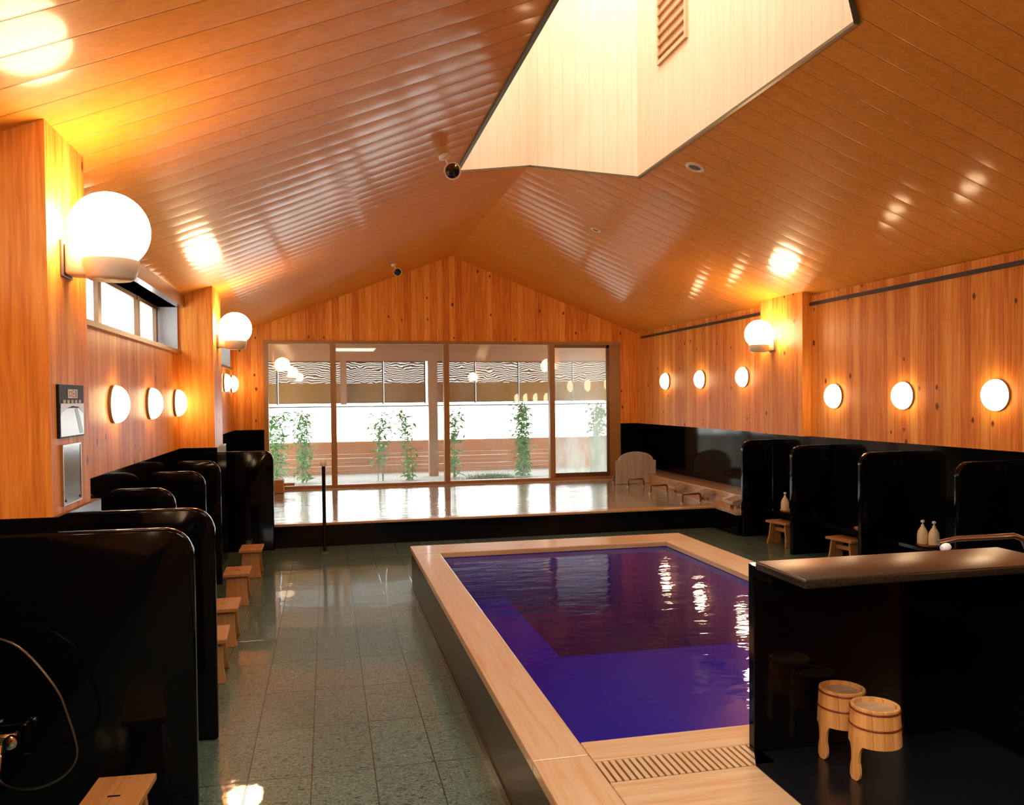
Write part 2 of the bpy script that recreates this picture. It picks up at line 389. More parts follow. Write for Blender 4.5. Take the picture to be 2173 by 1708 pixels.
# left windows
def left_window(n, y0, y1, z0, z1, muls):
    r = thing('window_%d' % n, None, None); del r['label']; del r['category']; r['kind'] = 'structure'
    xg = XL-.2
    obj('glass', BX(xg-.004, xg+.004, y0, y1, z0, z1), M['frost'], r)
    bm = bmesh.new()
    add_box(bm, xg-.03, xg+.03, y0, y1, z0, z0+.035); add_box(bm, xg-.03, xg+.03, y0, y1, z1-.035, z1)
    for m in muls: add_box(bm, xg-.035, xg+.035, m-.045, m+.045, z0, z1)
    obj('window_frame', bm, M['bronze'], r)
    bm = bmesh.new(); add_box(bm, XL-.3, XL+.004, y0, y0+.012, z0, z1); add_box(bm, XL-.3, XL+.004, y1-.012, y1, z0, z1)
    obj('reveal', bm, M['reveal'], r)
    obj('window_sill', BX(XL-.3, XL+.03, y0-.01, y1+.01, z0-.035, z0), M['tan_frame'], r)
    bm = bmesh.new(); add_box(bm, XL-.29, XL+.07, y0-.02, y1+.015, z1, z1+.05); add_box(bm, XL+.0, XL+.07, y0-.02, y1+.015, z1+.05, z1+.13)
    obj('blind_rail', bm, M['steel'], r)
t = NT('frosted_glass'); tl = t.n('ShaderNodeBsdfTranslucent'); tl.inputs[0].default_value = (.9, .93, .95, 1); tp = t.n('ShaderNodeBsdfTransparent')
mx = t.n('ShaderNodeMixShader'); mx.inputs[0].default_value = .5; t.l(tp.outputs[0], mx.inputs[1]); t.l(tl.outputs[0], mx.inputs[2]); t.l(mx.outputs[0], t.out.inputs[0]); M['frost'] = t.m
left_window(2, 4.5, 8.60, 2.2, 2.62, (5.3, 6.45, 7.72, 8.5))
left_window(3, 9.6, 13.1, 2.2, 2.60, (10.8, 12.0, 12.95))
left_window(4, -.6, 3.4, 2.2, 2.62, (.4, 1.4, 2.4))

# big far window
fwn = thing('window_1', None, None); del fwn['label']; del fwn['category']; fwn['kind'] = 'structure'
bm = bmesh.new(); add_box(bm, WX0, WX1, YF-.03, YF+.12, zt-.05, zt); add_box(bm, WX0, WX1, YF-.05, YF+.14, .28, WZ0)
add_box(bm, WX0, WX0+.07, YF-.02, YF+.12, WZ0, zt-.05); add_box(bm, WX1-.2, WX1, YF+.02, YF+.12, WZ0, zt-.05)
obj('window_frame', bm, M['tan_frame'], fwn)
MUL = (.108, 1.937, 3.747)
edges = [WX0+.07, .108, 1.937, 3.747, WX1-.2]
for i, mxx in enumerate(MUL): obj('mullion', BX(mxx-.045, mxx+.045, YF-.02, YF+.1, WZ0, zt-.05), M['tan_frame'], fwn)
for i in range(4):
    a, b = edges[i]+(.045 if i else 0), edges[i+1]-(.045 if i < 3 else 0)
    z0 = WZ0 + (.07 if i == 3 else .02); y = YF+.06 if i != 3 else YF+.03
    if i == 3:
        bm = bmesh.new(); add_box(bm, a, b, y-.02, y+.02, WZ0, z0); add_box(bm, b-.05, b, y-.02, y+.02, z0, zt-.05); add_box(bm, a, b, y-.02, y+.02, zt-.1, zt-.05)
        obj('sash', bm, M['bronze'], fwn)
    obj('pane', BX(a, b, y-.003, y+.003, z0, zt-.05), M['glass_steamy'] if i == 3 else M['glass'], fwn)

# ------------------------------------------------------------------ plunge pool
PZ = .398
pool = thing('plunge_pool', 'raised plunge pool with pale timber rim and deep blue water', 'pool', (0, 0, 0))
def rimpart(name, pts, mat, z0=PZ-.045, z1=PZ):
    bm = bmesh.new(); add_prism(bm, pts, z0, z1, lambda p, q, t_: (p, q, t_)); bev(bm, .006, 2); return obj(name, bm, mat, pool)
ox0, ox1, oy0, oy1 = .70, 3.25, .6, 7.26
ix0, ix1, iy0, iy1 = .912, 2.95, 2.945, 6.86
rimpart('rim_left', [(ox0, 2.83), (ix0, 2.83), (ix0, iy1), (ox0, iy1)], M['rim_y'])
rimpart('rim_far', [(ox0, iy1+.002), (ox1, iy1+.002), (ox1, oy1), (ox0, oy1)], M['rim_x'])
rimpart('rim_right', [(ix1, 2.94), (ox1, 2.94), (ox1, iy1), (ix1, iy1)], M['rim_y'])
rimpart('rim_near', [(ix0+.002, 2.776), (ix1, 2.776), (ix1, iy0), (ix0+.002, iy0)], M['rim_x'])
rimpart('deck_corner', [(ox0, oy0), (ix0, oy0), (ix0, 2.828), (ox0, 2.828)], M['rim_y'])
rimpart('deck_board', [(ix0+.002, oy0), (1.455, oy0), (1.455, 2.612), (ix0+.002, 2.612)], M['rim_x'])
#rimpart('deck_trim', [(2.6, 2.776), (3.25, 2.776), (3.25, 2.938), (2.952, 2.938), (2.952, 2.778), (2.6, 2.778)], M['rim_x'])
# overflow grille of slats
bm = bmesh.new(); add_box(bm, .914, 1.534, 2.617, 2.774, PZ-.2, PZ-.07); obj('gutter', bm, M['black'], pool)
for k in range(24):
    x = .918+k*.0257
    bm = BX(x, x+.0165, 2.616, 2.774 if x < 1.43 else 2.774, PZ-.03, PZ-.002); obj('grille_slat', bm, M['rim_y'], pool)
# side cladding
bm = bmesh.new()
add_box(bm, ox0+.012, ox0+.06, oy0, oy1-.012, 0, PZ-.046); add_box(bm, ox0+.06, ox1-.012, oy1-.06, oy1-.012, 0, PZ-.046)
add_box(bm, ox1-.06, ox1-.012, 2.75, oy1-.06, 0, PZ-.046)
obj('side_cladding', bm, M['pool_side'], pool)
bm = bmesh.new(); add_box(bm, ox0+.004, ox0+.03, oy0, oy1-.004, 0, .045); add_box(bm, ox0+.03, ox1-.004, oy1-.03, oy1-.004, 0, .045)
obj('plinth', bm, M['dark_stone'], pool)
# basin with a shallow step
bm = bmesh.new()
sx0, sx1, sy0, sy1 = 1.48, 2.95, 5.2, 6.86; z1, z2 = -.02, -.75
def quad(*p): bm.faces.new([bm.verts.new(q) for q in p])
ZR = PZ-.045
quad((ix0,iy0,z1),(ix1,iy0,z1),(ix1,sy0,z1),(ix0,sy0,z1)); quad((ix0,sy0,z1),(sx0,sy0,z1),(sx0,iy1,z1),(ix0,iy1,z1))
quad((sx0,sy0,z2),(sx1,sy0,z2),(sx1,sy1,z2),(sx0,sy1,z2))
quad((sx0,sy0,z1),(sx1,sy0,z1),(sx1,sy0,z2),(sx0,sy0,z2)); quad((sx0,sy0,z1),(sx0,sy1,z1),(sx0,sy1,z2),(sx0,sy0,z2))
quad((ix0,iy0,z1),(ix1,iy0,z1),(ix1,iy0,ZR),(ix0,iy0,ZR)); quad((ix0,iy0,z1),(ix0,iy1,z1),(ix0,iy1,ZR),(ix0,iy0,ZR))
quad((ix1,iy0,z2),(ix1,iy1,z2),(ix1,iy1,ZR),(ix1,iy0,ZR)); quad((ix0,iy1,z2),(ix1,iy1,z2),(ix1,iy1,ZR),(ix0,iy1,ZR))
obj('basin', bm, M['pool_tile'], pool)
bm = bmesh.new(); quad((ix0, iy0, .352), (ix1, iy0, .352), (ix1, iy1, .352), (ix0, iy1, .352)); obj('water', bm, M['pool_water'], pool, recalc=False)
t = NT('blue_water_depth'); va = t.n('ShaderNodeVolumeAbsorption'); va.inputs[0].default_value = (.1, .12, .5, 1); va.inputs[1].default_value = .55; t.l(va.outputs[0], t.out.inputs['Volume'])
obj('water_body', BX(ix0+.004, ix1-.004, iy0+.004, iy1-.004, z2+.004, .348), t.m, pool)

# the floor must be open below the pool basin: rebuild it with a hole
fo = bpy.data.objects['floor']; bm = bmesh.new()
fx0, fx1, fy0, fy1 = ix0-.03, ix1+.03, iy0-.03, iy1+.03
for a in ((-2, 6, YB, fy0), (-2, fx0, fy0, fy1), (fx1, 6, fy0, fy1), (-2, 6, fy1, YF)): add_box(bm, a[0], a[1], a[2], a[3], -.3, 0)
bmesh.ops.remove_doubles(bm, verts=bm.verts, dist=1e-5); bm.to_mesh(fo.data); bm.free()
struct('trim_4', BX(fx0-.05, fx1+.05, fy0-.05, fy1+.05, -.95, -.78), M['dark_stone'])

# raised dark stone platform right of the deck, the pails' floor
bm = bmesh.new(); add_prism(bm, [(1.457, .6), (4.6, .6), (4.6, 2.772), (1.535, 2.772), (1.535, 2.614), (1.457, 2.614)], 0, PZ, lambda p, q, t_: (p, q, t_)); bmesh.ops.triangulate(bm, faces=[f for f in bm.faces if len(f.verts) > 4])
struct('floor_platform', bm, M['dark_stone'])

# ------------------------------------------------------------------ stone counter (short end of a wash basin unit)
ct = thing('stone_counter', 'low black stone counter with speckled brown top beside the pool deck', 'counter', (0, 0, 0))
bm = BX(1.456, 2.461, 2.305, 2.613, 1.088, 1.118); bev(bm, .006, 3)
obj('worktop', bm, M['counter'], ct, smooth=True)
obj('cleat', BX(1.49, 2.461, 2.56, 2.70, 1.045, 1.087), M['stone'], ct)
bm = BX(1.50, 2.461, 2.70, 2.74, PZ, 1.085); bev(bm, .003, 2); obj('back_panel', bm, M['stone'], ct)
obj('side_panel', BX(2.40, 2.461, 2.33, 2.698, PZ, 1.087), M['stone'], ct)
hr = thing('handrail', 'slim steel rail with a white end knob above the stone counter', 'handrail', (0, 0, 0))
bm = bmesh.new(); add_tube(bm, [(2.36, 2.80, 1.105), (2.45, 2.80, 1.118), (2.60, 2.74, 1.129), (2.66, 2.74, 1.13), (2.70, 2.74, 1.115), (2.73, 2.74, 1.06), (2.74, 2.74, .9), (2.74, 2.74, PZ)], .011, 12)
obj('rail', bm, M['steel'], hr, smooth=True)
bm = bmesh.new(); mt = Matrix.Translation((2.35, 2.74, 1.10)) @ Matrix.Rotation(-PI/2-.25, 4, 'Y')
add_lathe(bm, [(0, -.012), (.012, -.01), (.017, 0), (.017, .012), (.012, .024), (0, .028)], 20, mt, ends=False); obj('end_knob', bm, plain('white_knob', (.85, .85, .85), .2), hr, smooth=True)
obj('base_flange', BX(2.70, 2.78, 2.70, 2.78, PZ, PZ+.01), M['steel'], hr)

# pails: upside-down hinoki scoops with one long stave
def pail(loc, rotz, tilt, label, s=1.):
    r = thing('wooden_pail', label, 'pail', loc, rotz, 'wooden pails stored under the counter')
    base = Matrix.Rotation(tilt, 4, 'Y')
    R0, R1, Ht = .0785*s, .085*s, .125*s     # upside down: bottom up
    bm = bmesh.new(); mt = base
    # staves shell: from mouth (z=0) to bottom (z=Ht), thickness
    add_lathe(bm, [(R1, 0), (R0, Ht), (R0-.007*s, Ht+.002), (R0-.011*s, Ht), (R0-.013*s, Ht-.014*s), (R1-.014*s, .0), (R1, 0)], 48, mt, ends=False)
    bmesh.ops.remove_doubles(bm, verts=bm.verts, dist=1e-6)
    sv = obj('staves', bm, M['pail'], r, smooth=True)
    bm = bmesh.new(); add_lathe(bm, [(0, Ht-.022*s), (R0-.011*s, Ht-.022*s), (R0-.011*s, Ht-.013*s), (0, Ht-.013*s)], 40, mt, ends=False); obj('bottom_board', bm, M['rim_x'], r, smooth=True)  # paler rim timber puts light into the shaded bottom board
    for h in (.062*s, Ht-.010*s):
        rr = R1+(R0-R1)*h/Ht+.0004; bm = bmesh.new()
        pts = [mt @ Vector((rr*math.cos(a), rr*math.sin(a), h)) for a in [2*PI*k/48 for k in range(49)]]
        add_tube(bm, pts, .003*s, 8, False); obj('hoop', bm, M['copper'], sv, smooth=True)
    # handle stave: curved strip hanging below the mouth on the -X side
    bm = bmesh.new(); prof = [(.03, .034), (0, .030), (-.012, .023), (-.03, .018), (-.055, .0165), (-.072, .021), (-.092, .0235), (-.108, .021), (-.119, .012)]
    rows = []
    for z, hw in prof:
        z *= s; hw *= s; row = []
        for i in range(7):
            ang = PI + (i/6-.5)*2*hw/R1
            ro = R1+.0 - z*(R1-R0)/Ht*-0.0; ro = R1 + (R1-R0)/Ht*(-z)*.6
            row.append((mt @ Vector((ro*math.cos(ang), ro*math.sin(ang), z)), mt @ Vector(((ro-.012*s)*math.cos(ang), (ro-.012*s)*math.sin(ang), z))))
        rows.append([(bm.verts.new(a), bm.verts.new(b)) for a, b in row])
    for a, b in zip(rows, rows[1:]):
        for i in range(6):
            bm.faces.new((a[i][0], a[i+1][0], b[i+1][0], b[i][0])); bm.faces.new((a[i][1], b[i][1], b[i+1][1], a[i+1][1]))
        for e in (0, 6): bm.faces.new((a[e][0], b[e][0], b[e][1], a[e][1]))
    for rr_ in (rows[0], rows[-1]):
        for i in range(6): bm.faces.new((rr_[i][0], rr_[i+1][0], rr_[i+1][1], rr_[i][1]))
    obj('handle', bm, M['pail'], r, smooth=True)
    return r

pail((1.797, 2.61, .518), .1, 0., 'upside-down wooden pail on its long handle, further back beside the counter')
pail((1.805, 2.437, .518), .1, 0., 'upside-down wooden pail on its long handle, in front of its twin')

# ------------------------------------------------------------------ hot tub
TZ = .28
tub = thing('hot_tub', 'wide steaming tub of bright water below the far window', 'bath')
obj('front_wall', BX(-1.40, 4.87, 9.74, 9.84, 0, TZ-.03), M['stone'], tub)
obj('return_wall', BX(4.83, 4.93, 9.06, 9.74, 0, TZ-.03), M['stone'], tub)
def tubwood(name, *a):
    bm = BX(*a); bev(bm, .008, 2); return obj(name, bm, M['rim_x'], tub)
tubwood('rim_front', -1.40, 4.86, 9.70, 9.86, TZ-.03, TZ)
bm = bmesh.new(); add_prism(bm, [(4.862, 9.70), (4.80, 9.06), (5.12, 9.06), (5.12, 13.4), (4.92, 13.4), (4.95, 9.86), (4.862, 9.86)], TZ-.03, TZ, lambda p, q, t_: (p, q, t_)); obj('rim_right', bm, M['rim_y'], tub)
tubwood('rim_far', -1.40, 4.92, 13.405, 13.445, TZ-.03, TZ+.004)
bm = BX(5.12, 5.575, 9.06, 13.42, .05, .43); bev(bm, .008, 2); obj('back_ledge', bm, M['rim_y'], tub)
obj('tub_floor', BX(-1.40, 4.92, 9.86, 13.40, .0, .02), plain('pale_tub_tile', (.45, .5, .42), .4), tub)
bm = bmesh.new(); quad((-1.40, 9.86, TZ-.006), (4.93, 9.86, TZ-.006), (4.93, 13.41, TZ-.006), (-1.40, 13.41, TZ-.006)); obj('water', bm, M['tub_water'], tub, recalc=False)

# wooden spout box at the far left of the tub
sp = thing('water_spout', 'orange-brown wooden water spout box at the back left of the tub', 'spout', (-.80, 13.1, TZ))
bm = BX(-.14, .14, -.14, .14, 0, .2); bev(bm, .01, 2); obj('box', bm, M['stool_leg'], sp)
bm = BX(.12, .3, -.05, .05, .1, .14); bev(bm, .006, 2); obj('chute', bm, M['stool'], sp)

# arched board standing at the tub's far right corner
ab = thing('arched_board', 'grey weathered arched wooden board standing at the right end of the tub', 'board', (4.905, 12.62, TZ))
bm = bmesh.new(); hw = .345; pts = [(-hw, 0), (hw, 0), (hw, .37)] + [(hw*math.cos(a)*.86, .385+.135*math.sin(a)) for a in [PI*k/14 for k in range(15)]] + [(-hw, .37)]
add_prism(bm, pts, -.02, .02, lambda p, q, t_: (p, t_, q)); bev(bm, .004, 1)
obj('panel', bm, wood('weathered_board', 'X', 'Z', .115, (.34, .31, .26), (.45, .41, .35), (.54, .5, .44), rough=.6, groove=.003), ab)  # grey tones varied along the grain
obj('foot', BX(-.30, .30, .02, .10, 0, .03), M['stool'], ab)

# U bars standing in the tub
UB = [(4.66, 4.91, 13.0), (4.63, 4.93, 12.25), (4.62, 4.90, 11.3), (4.60, 4.82, 10.15)]
for i, (x0, x1, y) in enumerate(UB):
    nm = ['farthest', 'second from the window', 'third from the window', 'nearest'][i]
    if i == 0:
        t0 = thing('grab_bar', 'bent steel grab bar in the tub water, %s' % nm, 'grab bar', (x0, y, TZ-.02), 0, 'grab bars in the hot tub')
        bm = bmesh.new(); W_ = .26; r_ = .03
        pts = [(0, 0, -.1), (0, 0, .10)] + [(r_-r_*math.cos(a), 0, .10+r_*math.sin(a)) for a in (.4, .8, 1.2, PI/2)] + [(W_-r_+r_*math.sin(a), 0, .10+r_*math.cos(a)) for a in (0, .4, .8, 1.2, PI/2)] + [(W_, 0, -.1)]
        add_tube(bm, pts, .014, 10); obj('bar', bm, M['dark_steel'], t0, smooth=True)
        for xx in (0, W_):
            bm = bmesh.new(); add_lathe(bm, [(.028, .012), (.028, .022), (.012, .028)], 20, Matrix.Translation((xx, 0, 0))); obj('collar', bm, M['steel'], t0, smooth=True)
    else: dup(t0, (x0, y, TZ-.02), 0, 'bent steel grab bar in the tub water, %s' % nm)
# headrest blocks on the ledge
for i, y in enumerate((11.25, 10.35, 9.5)):
    nm = ['farthest along the ledge', 'middle of the three on the ledge', 'nearest end of the ledge'][i]
    if i == 0:
        h0 = thing('headrest', 'pale wooden headrest block beside the tub, %s' % nm, 'headrest', (4.98, y, TZ), 0, 'headrests along the tub ledge')
        bm = bmesh.new(); add_prism(bm, [(-.06, .055), (.0, .03), (.15, .09), (.15, .125), (.12, .135), (-.055, .095)], -.12, .12, lambda p, q, t_: (p, t_, q)); bev(bm, .006, 2)
        obj('pillow', bm, plain('pale_headrest', (.36, .3, .23), .45), h0)
        for s_ in (-.08, .08): obj('support', BX(.02, .06, s_-.012, s_+.012, 0, .05), M['stool'], h0)
    else: dup(h0, (4.98, y, TZ), 0, 'pale wooden headrest block beside the tub, %s' % nm)

# post in front of the tub
po = thing('floor_post', 'thin dark floor post with a cream knob in front of the tub', 'post', (-.045, 9.35, 0))
bm = bmesh.new(); add_tube(bm, [(0, 0, .01), (0, 0, .5), (0, 0, .97)], .02, 14); obj('pole', bm, plain('dark_steel_post', (.05, .045, .04), .2, .9), po, smooth=True)
bm = bmesh.new(); add_lathe(bm, [(0, .955), (.026, .96), (.036, .985), (.036, 1.01), (.024, 1.035), (0, 1.043)], 24, ends=False); obj('knob', bm, plain('cream_knob', (.8, .72, .58), .35), po, smooth=True)
bm = bmesh.new(); add_lathe(bm, [(.045, 0), (.045, .008), (.022, .014)], 24); obj('flange', bm, M['steel'], po, smooth=True)

# ------------------------------------------------------------------ washing-place partitions
def rounded_panel(x0, x1, z1, r_in, r_out, bw=.012):
    pts = [(x0, 0), (x1, 0)]
    if r_out: pts += [(x1-r_out+r_out*math.cos(a), z1-r_out+r_out*math.sin(a)) for a in [PI/2*k/10 for k in range(11)]]
    else: pts.append((x1, z1))
    if r_in: pts += [(x0+r_in-r_in*math.sin(a), z1-r_in+r_in*math.cos(a)) for a in [PI/2*k/10 for k in range(11)]]
    else: pts.append((x0, z1))
    bm = bmesh.new(); add_prism(bm, pts, -.025, .025, lambda p, q, t_: (p, t_, q)); bev(bm, bw, 3, .9); return bm
GP = 'black stone partitions between the washing places'
def partition(x0, x1, y, z1, r_in, r_out, label):
    o = obj('stone_partition', rounded_panel(x0, x1, z1, r_in, r_out, .012 if x0 < 0 else .004), M['stone'], smooth=True, loc=(0, y, 0)); tag(o, label, 'partition', GP); return o
xw = XL+.016
partition(xw, -.547, 3.62, 1.178, 0, .12, 'black stone partition nearest on the left, before the wooden pillar')
partition(xw, -.556, 4.34, 1.168, 0, .12, 'black stone partition second on the left, behind the wooden pillar')
partition(xw, -.95, 5.6, 1.15, .12, .12, 'low round-cornered black partition at left, nearest of three small ones')
partition(xw, -.94, 6.85, 1.15, .12, .12, 'low round-cornered black partition at left, middle of three small ones')
partition(xw, -.965, 8.0, 1.15, .12, .12, 'low round-cornered black partition at left, farthest of three small ones')
partition(xw, -.60, 9.66, 1.13, 0, .10, 'tall black partition against the left end of the tub')
RXw = XR-.016
for y, x0, lb in ((9.02, 4.86, 'black partition at right where the tub rim ends'), (7.85, 4.80, 'black partition at right hiding half of the farther stool'),
              (6.7, 4.80, 'black partition at right hiding half of the nearer stool'), (5.5, 4.80, 'black partition at right, nearest behind the counter')):
    partition(x0, RXw, y, 1.16, .12, 0, lb)
# stone shelves for the soap
sh = []
for y0, y1, lb in ((7.88, 8.99, 'black stone shelf holding soap bottles beside the farther right stool'), (6.73, 7.82, 'black stone shelf holding one bottle beside the nearer right stool'), (5.53, 6.67, 'black stone shelf holding a pair of bottles at right')):
    bm = BX(5.0, XR-.014, y0, y1, .33, .37); bev(bm, .006, 2); tag(obj('stone_shelf', bm, M['stone']), lb, 'shelf', 'stone shelves at the right washing places')
for y0, y1, lb in ((4.37, 5.57, 'nearest'), (5.63, 6.82, 'second'), (6.88, 7.97, 'third'), (8.03, 9.63, 'farthest')):
    bm = BX(XL+.014, -1.2, y0, y1, .33, .37); bev(bm, .006, 2); tag(obj('stone_shelf', bm, M['stone']), 'black stone shelf at the left washing places, %s from the camera' % lb, 'shelf', 'stone shelves at the left washing places')

# bottles
def bottle(loc, label, proto=[]):
    if proto: return dup(proto[0], loc, 0, label)
    r = thing('soap_bottle', label, 'bottle', loc, 0, 'soap bottles at the washing places'); proto.append(r)
    bm = bmesh.new(); add_lathe(bm, [(.03, 0), (.042, .005), (.045, .02), (.045, .08), (.04, .11), (.025, .14), (.014, .155), (.014, .17), (0, .17)], 24); obj('body', bm, M['cream'], r, smooth=True)
    bm = bmesh.new(); add_lathe(bm, [(.006, .17), (.006, .187), (.016, .19), (.016, .205), (.006, .21)], 16); obj('pump', bm, plain('pump_cap', (.8, .78, .72), .3), r, smooth=True)
    return r
bottle((5.06, 8.40, .385), 'cream soap bottle behind the farther right stool, left of its pair')
bottle((5.14, 8.30, .385), 'cream soap bottle behind the farther right stool, right of its pair')
bottle((5.10, 7.03, .385), 'cream soap bottle half hidden behind a partition, over the nearer stool')
bottle((5.06, 6.19, .385), 'left one of the two cream soap bottles above the counter')
bottle((5.10, 6.10, .385), 'right one of the two cream soap bottles above the counter')
def tray(loc, label, proto=[]):
    if proto: return dup(proto[0], loc, 0, label)
    r = thing('bottle_tray', label, 'tray', loc, 0, 'round trays under the soap bottles'); proto.append(r)
    bm = bmesh.new(); add_lathe(bm, [(.085, 0), (.10, .012), (.10, .026), (.094, .026), (.08, .012), (0, .012)], 28); obj('dish', bm, M['stool'], r, smooth=True)
    bm = bmesh.new(); add_tube(bm, [(.101*math.cos(a), .101*math.sin(a), .02) for a in [2*PI*k/28 for k in range(29)]], .003, 6, False); obj('hoop', bm, M['copper'], r); return r
tray((5.10, 8.38, .371), 'round wooden tray under the soap bottles of the farther stool')
tray((5.10, 7.03, .371), 'round wooden tray under the single half-hidden bottle')
tray((5.09, 6.145, .371), 'round wooden tray under the pair of bottles above the counter')

# ------------------------------------------------------------------ stools
def stool(loc, rotz, label, group, proto=[]):
    if proto: return dup(proto[0], loc, rotz, label, group)
    r = thing('bath_stool', label, 'stool', loc, rotz, group); proto.append(r)
    H, SW, SL, T = .27, .105, .17, .026
    bm = bmesh.new(); pts = [(-SW, -SL), (SW, -SL), (SW, SL), (-SW, SL)]
    add_prism(bm, pts, H-T, H, lambda p, q, t_: (p, q, t_)); bev(bm, .004, 2); obj('seat', bm, M['stool'], r)
    obj('seat_slot', BX(-.022, .022, -.006, .006, H-.001, H+.0006), M['black'], r)
    for s in (-1, 1):
        bm = bmesh.new(); vs = []
        for z, hw, y in ((H-T, .078, .115), (.09, .085, .135), (0, .10, .15)):
            vs.append([bm.verts.new(p) for p in ((-hw, s*(y+.011), z), (hw, s*(y+.011), z), (hw, s*(y-.011), z), (-hw, s*(y-.011), z))])
        bm.faces.new(vs[0]); bm.faces.new(vs[-1][::-1])
        for a, b in zip(vs, vs[1:]):
            for i in range(4): bm.faces.new((a[i], a[(i+1) % 4], b[(i+1) % 4], b[i]))
        bmesh.ops.recalc_face_normals(bm, faces=bm.faces); bev(bm, .003, 1, .9); obj('leg', bm, M['stool_leg'], r)
    obj('stretcher', BX(-.014, .014, -.118, .118, .15, .19), M['stool'], r)
    return r
GL = 'stools at the left washing places'; GR = 'stools at the right washing places'
stool((-.775, 3.20, 0), -.06, 'wooden bath stool at the bottom left corner, seat seen from above', GL)
stool((-.72, 5.32, 0), .05, 'wooden bath stool at left mostly hidden by the near partition', GL)
stool((-.73, 6.08, 0), .03, 'wooden bath stool at left, front one of the three in full view', GL)
stool((-.755, 7.25, 0), .03, 'wooden bath stool at left, middle of the three in full view', GL)
stool((-.735, 8.35, 0), .0, 'wooden bath stool at left nearest to the tub', GL)
stool((5.02, 8.38, 0), .18, 'wooden bath stool at right, the farther of the two', GR)
stool((5.02, 7.22, 0), .18, 'wooden bath stool at right, the nearer of the two', GR)

# ------------------------------------------------------------------ lamps
def globe_lamp(loc, sx, label, proto={}):
    """loc = pillar face point below globe; sx = +1 arm towards +x"""
    if sx in proto: return dup(proto[sx], loc, 0, label)
    r = thing('globe_lamp', label, 'wall lamp', loc, 0, 'round white globe lamps on the pillars'); proto[sx] = r
    gx = sx*.18
    bm = bmesh.new(); bmesh.ops.create_uvsphere(bm, u_segments=48, v_segments=24, radius=.165, matrix=Matrix.Translation((gx, 0, .10)))
    obj('globe', bm, M['globe'], r, smooth=True)
    bm = BX(min(0, sx*.010), max(0, sx*.010), -.075, .075, -.11, .045); bev(bm, .004, 2); obj('wall_plate', bm, plain('grey_plate', (.16, .13, .1), .4), r)
    bm = bmesh.new(); add_prism(bm, [(.011, -.10), (.12, -.105), (.17, -.10), (.17, -.03), (.08, -.03), (.04, .03), (.011, .04)], -.06, .06, lambda p, q, t_: (sx*p, t_, q)); bev(bm, .014, 3); obj('arm', bm, M['white_plastic'], r, smooth=True)
    bm = bmesh.new(); add_lathe(bm, [(.085, -.115), (.10, -.105), (.112, -.07), (.118, -.03), (.105, -.025)], 36, Matrix.Translation((gx, 0, 0))); obj('cup', bm, M['white_plastic'], r, smooth=True)
    return r
gz = 2.345
globe_lamp((XP, 3.89, gz), 1, 'large white globe lamp on the near left pillar above the poster')
globe_lamp((XP, 8.92, gz), 1, 'white globe lamp on the farther left pillar')
globe_lamp((XP, -1.1, gz), 1, 'white globe lamp on the left pillar behind the camera')
globe_lamp((XPR, 8.82, gz-.025), -1, 'white globe lamp on the right pillar')
globe_lamp((XPR, -1.1, gz-.025), -1, 'white globe lamp on the right pillar behind the camera')

def sconce(loc, rotz, label, group, proto=[]):
    if proto: return dup(proto[0], loc, rotz, label, group)
    r = thing('dome_sconce', label, 'wall lamp', loc, rotz, group); proto.append(r)
    mt = Matrix.Rotation(PI/2, 4, 'Y')       # axis to +x
    bm = bmesh.new(); add_lathe(bm, [(.128, 0), (.128, .02), (.12, .02)], 40, mt); obj('back_plate', bm, plain('sconce_plate', (.25, .2, .14), .4), r, smooth=True)
    R_ = .128; prof = [(R_, .022)] + [(R_*math.cos(a), .022+.085*math.sin(a)) for a in [PI/2*k/10 for k in range(1, 10)]] + [(0, .107)]
    bm = bmesh.new(); add_lathe(bm, prof, 40, mt, ends=False); obj('dome', bm, M['sconce'], r, smooth=True)
    return r
for ys, z, nm in (((4.88, 6.05, 7.22, 8.42), 1.683, ('hidden behind the near pillar', 'nearest of the three below the left window', 'middle of the three below the left window', 'farthest of the three below the left window')),
               ((11.05, 12.3, 13.2), 1.955, ('hidden by the far left pillar', 'half hidden by the far left pillar', 'last before the far window on the left'))):
    for y, n_ in zip(ys, nm): sconce((XL, y, z), 0, 'lit dome sconce on the left wall, %s' % n_, 'dome sconces on the left wall')
for ys, z, nm in (((12.18, 10.94, 9.70), 1.934, ('farthest above the tub', 'middle of the three above the tub', 'nearest of the three above the tub')),
               ((7.75, 6.68, 5.59, 4.55), 1.68, ('first in front of the pillar', 'middle of the near three', 'at the right edge of the view', 'outside the right edge of the view'))):
    for y, n_ in zip(ys, nm): sconce((XR, y, z), PI, 'lit dome sconce on the right wall, %s' % n_, 'dome sconces on the right wall')
for y in (2.6, 1.4, .2):  # sconces out of view, added to light the room
    sconce((XL, y, 1.683), 0, 'lit dome sconce on the left wall beside the camera', 'dome sconces beside the camera')

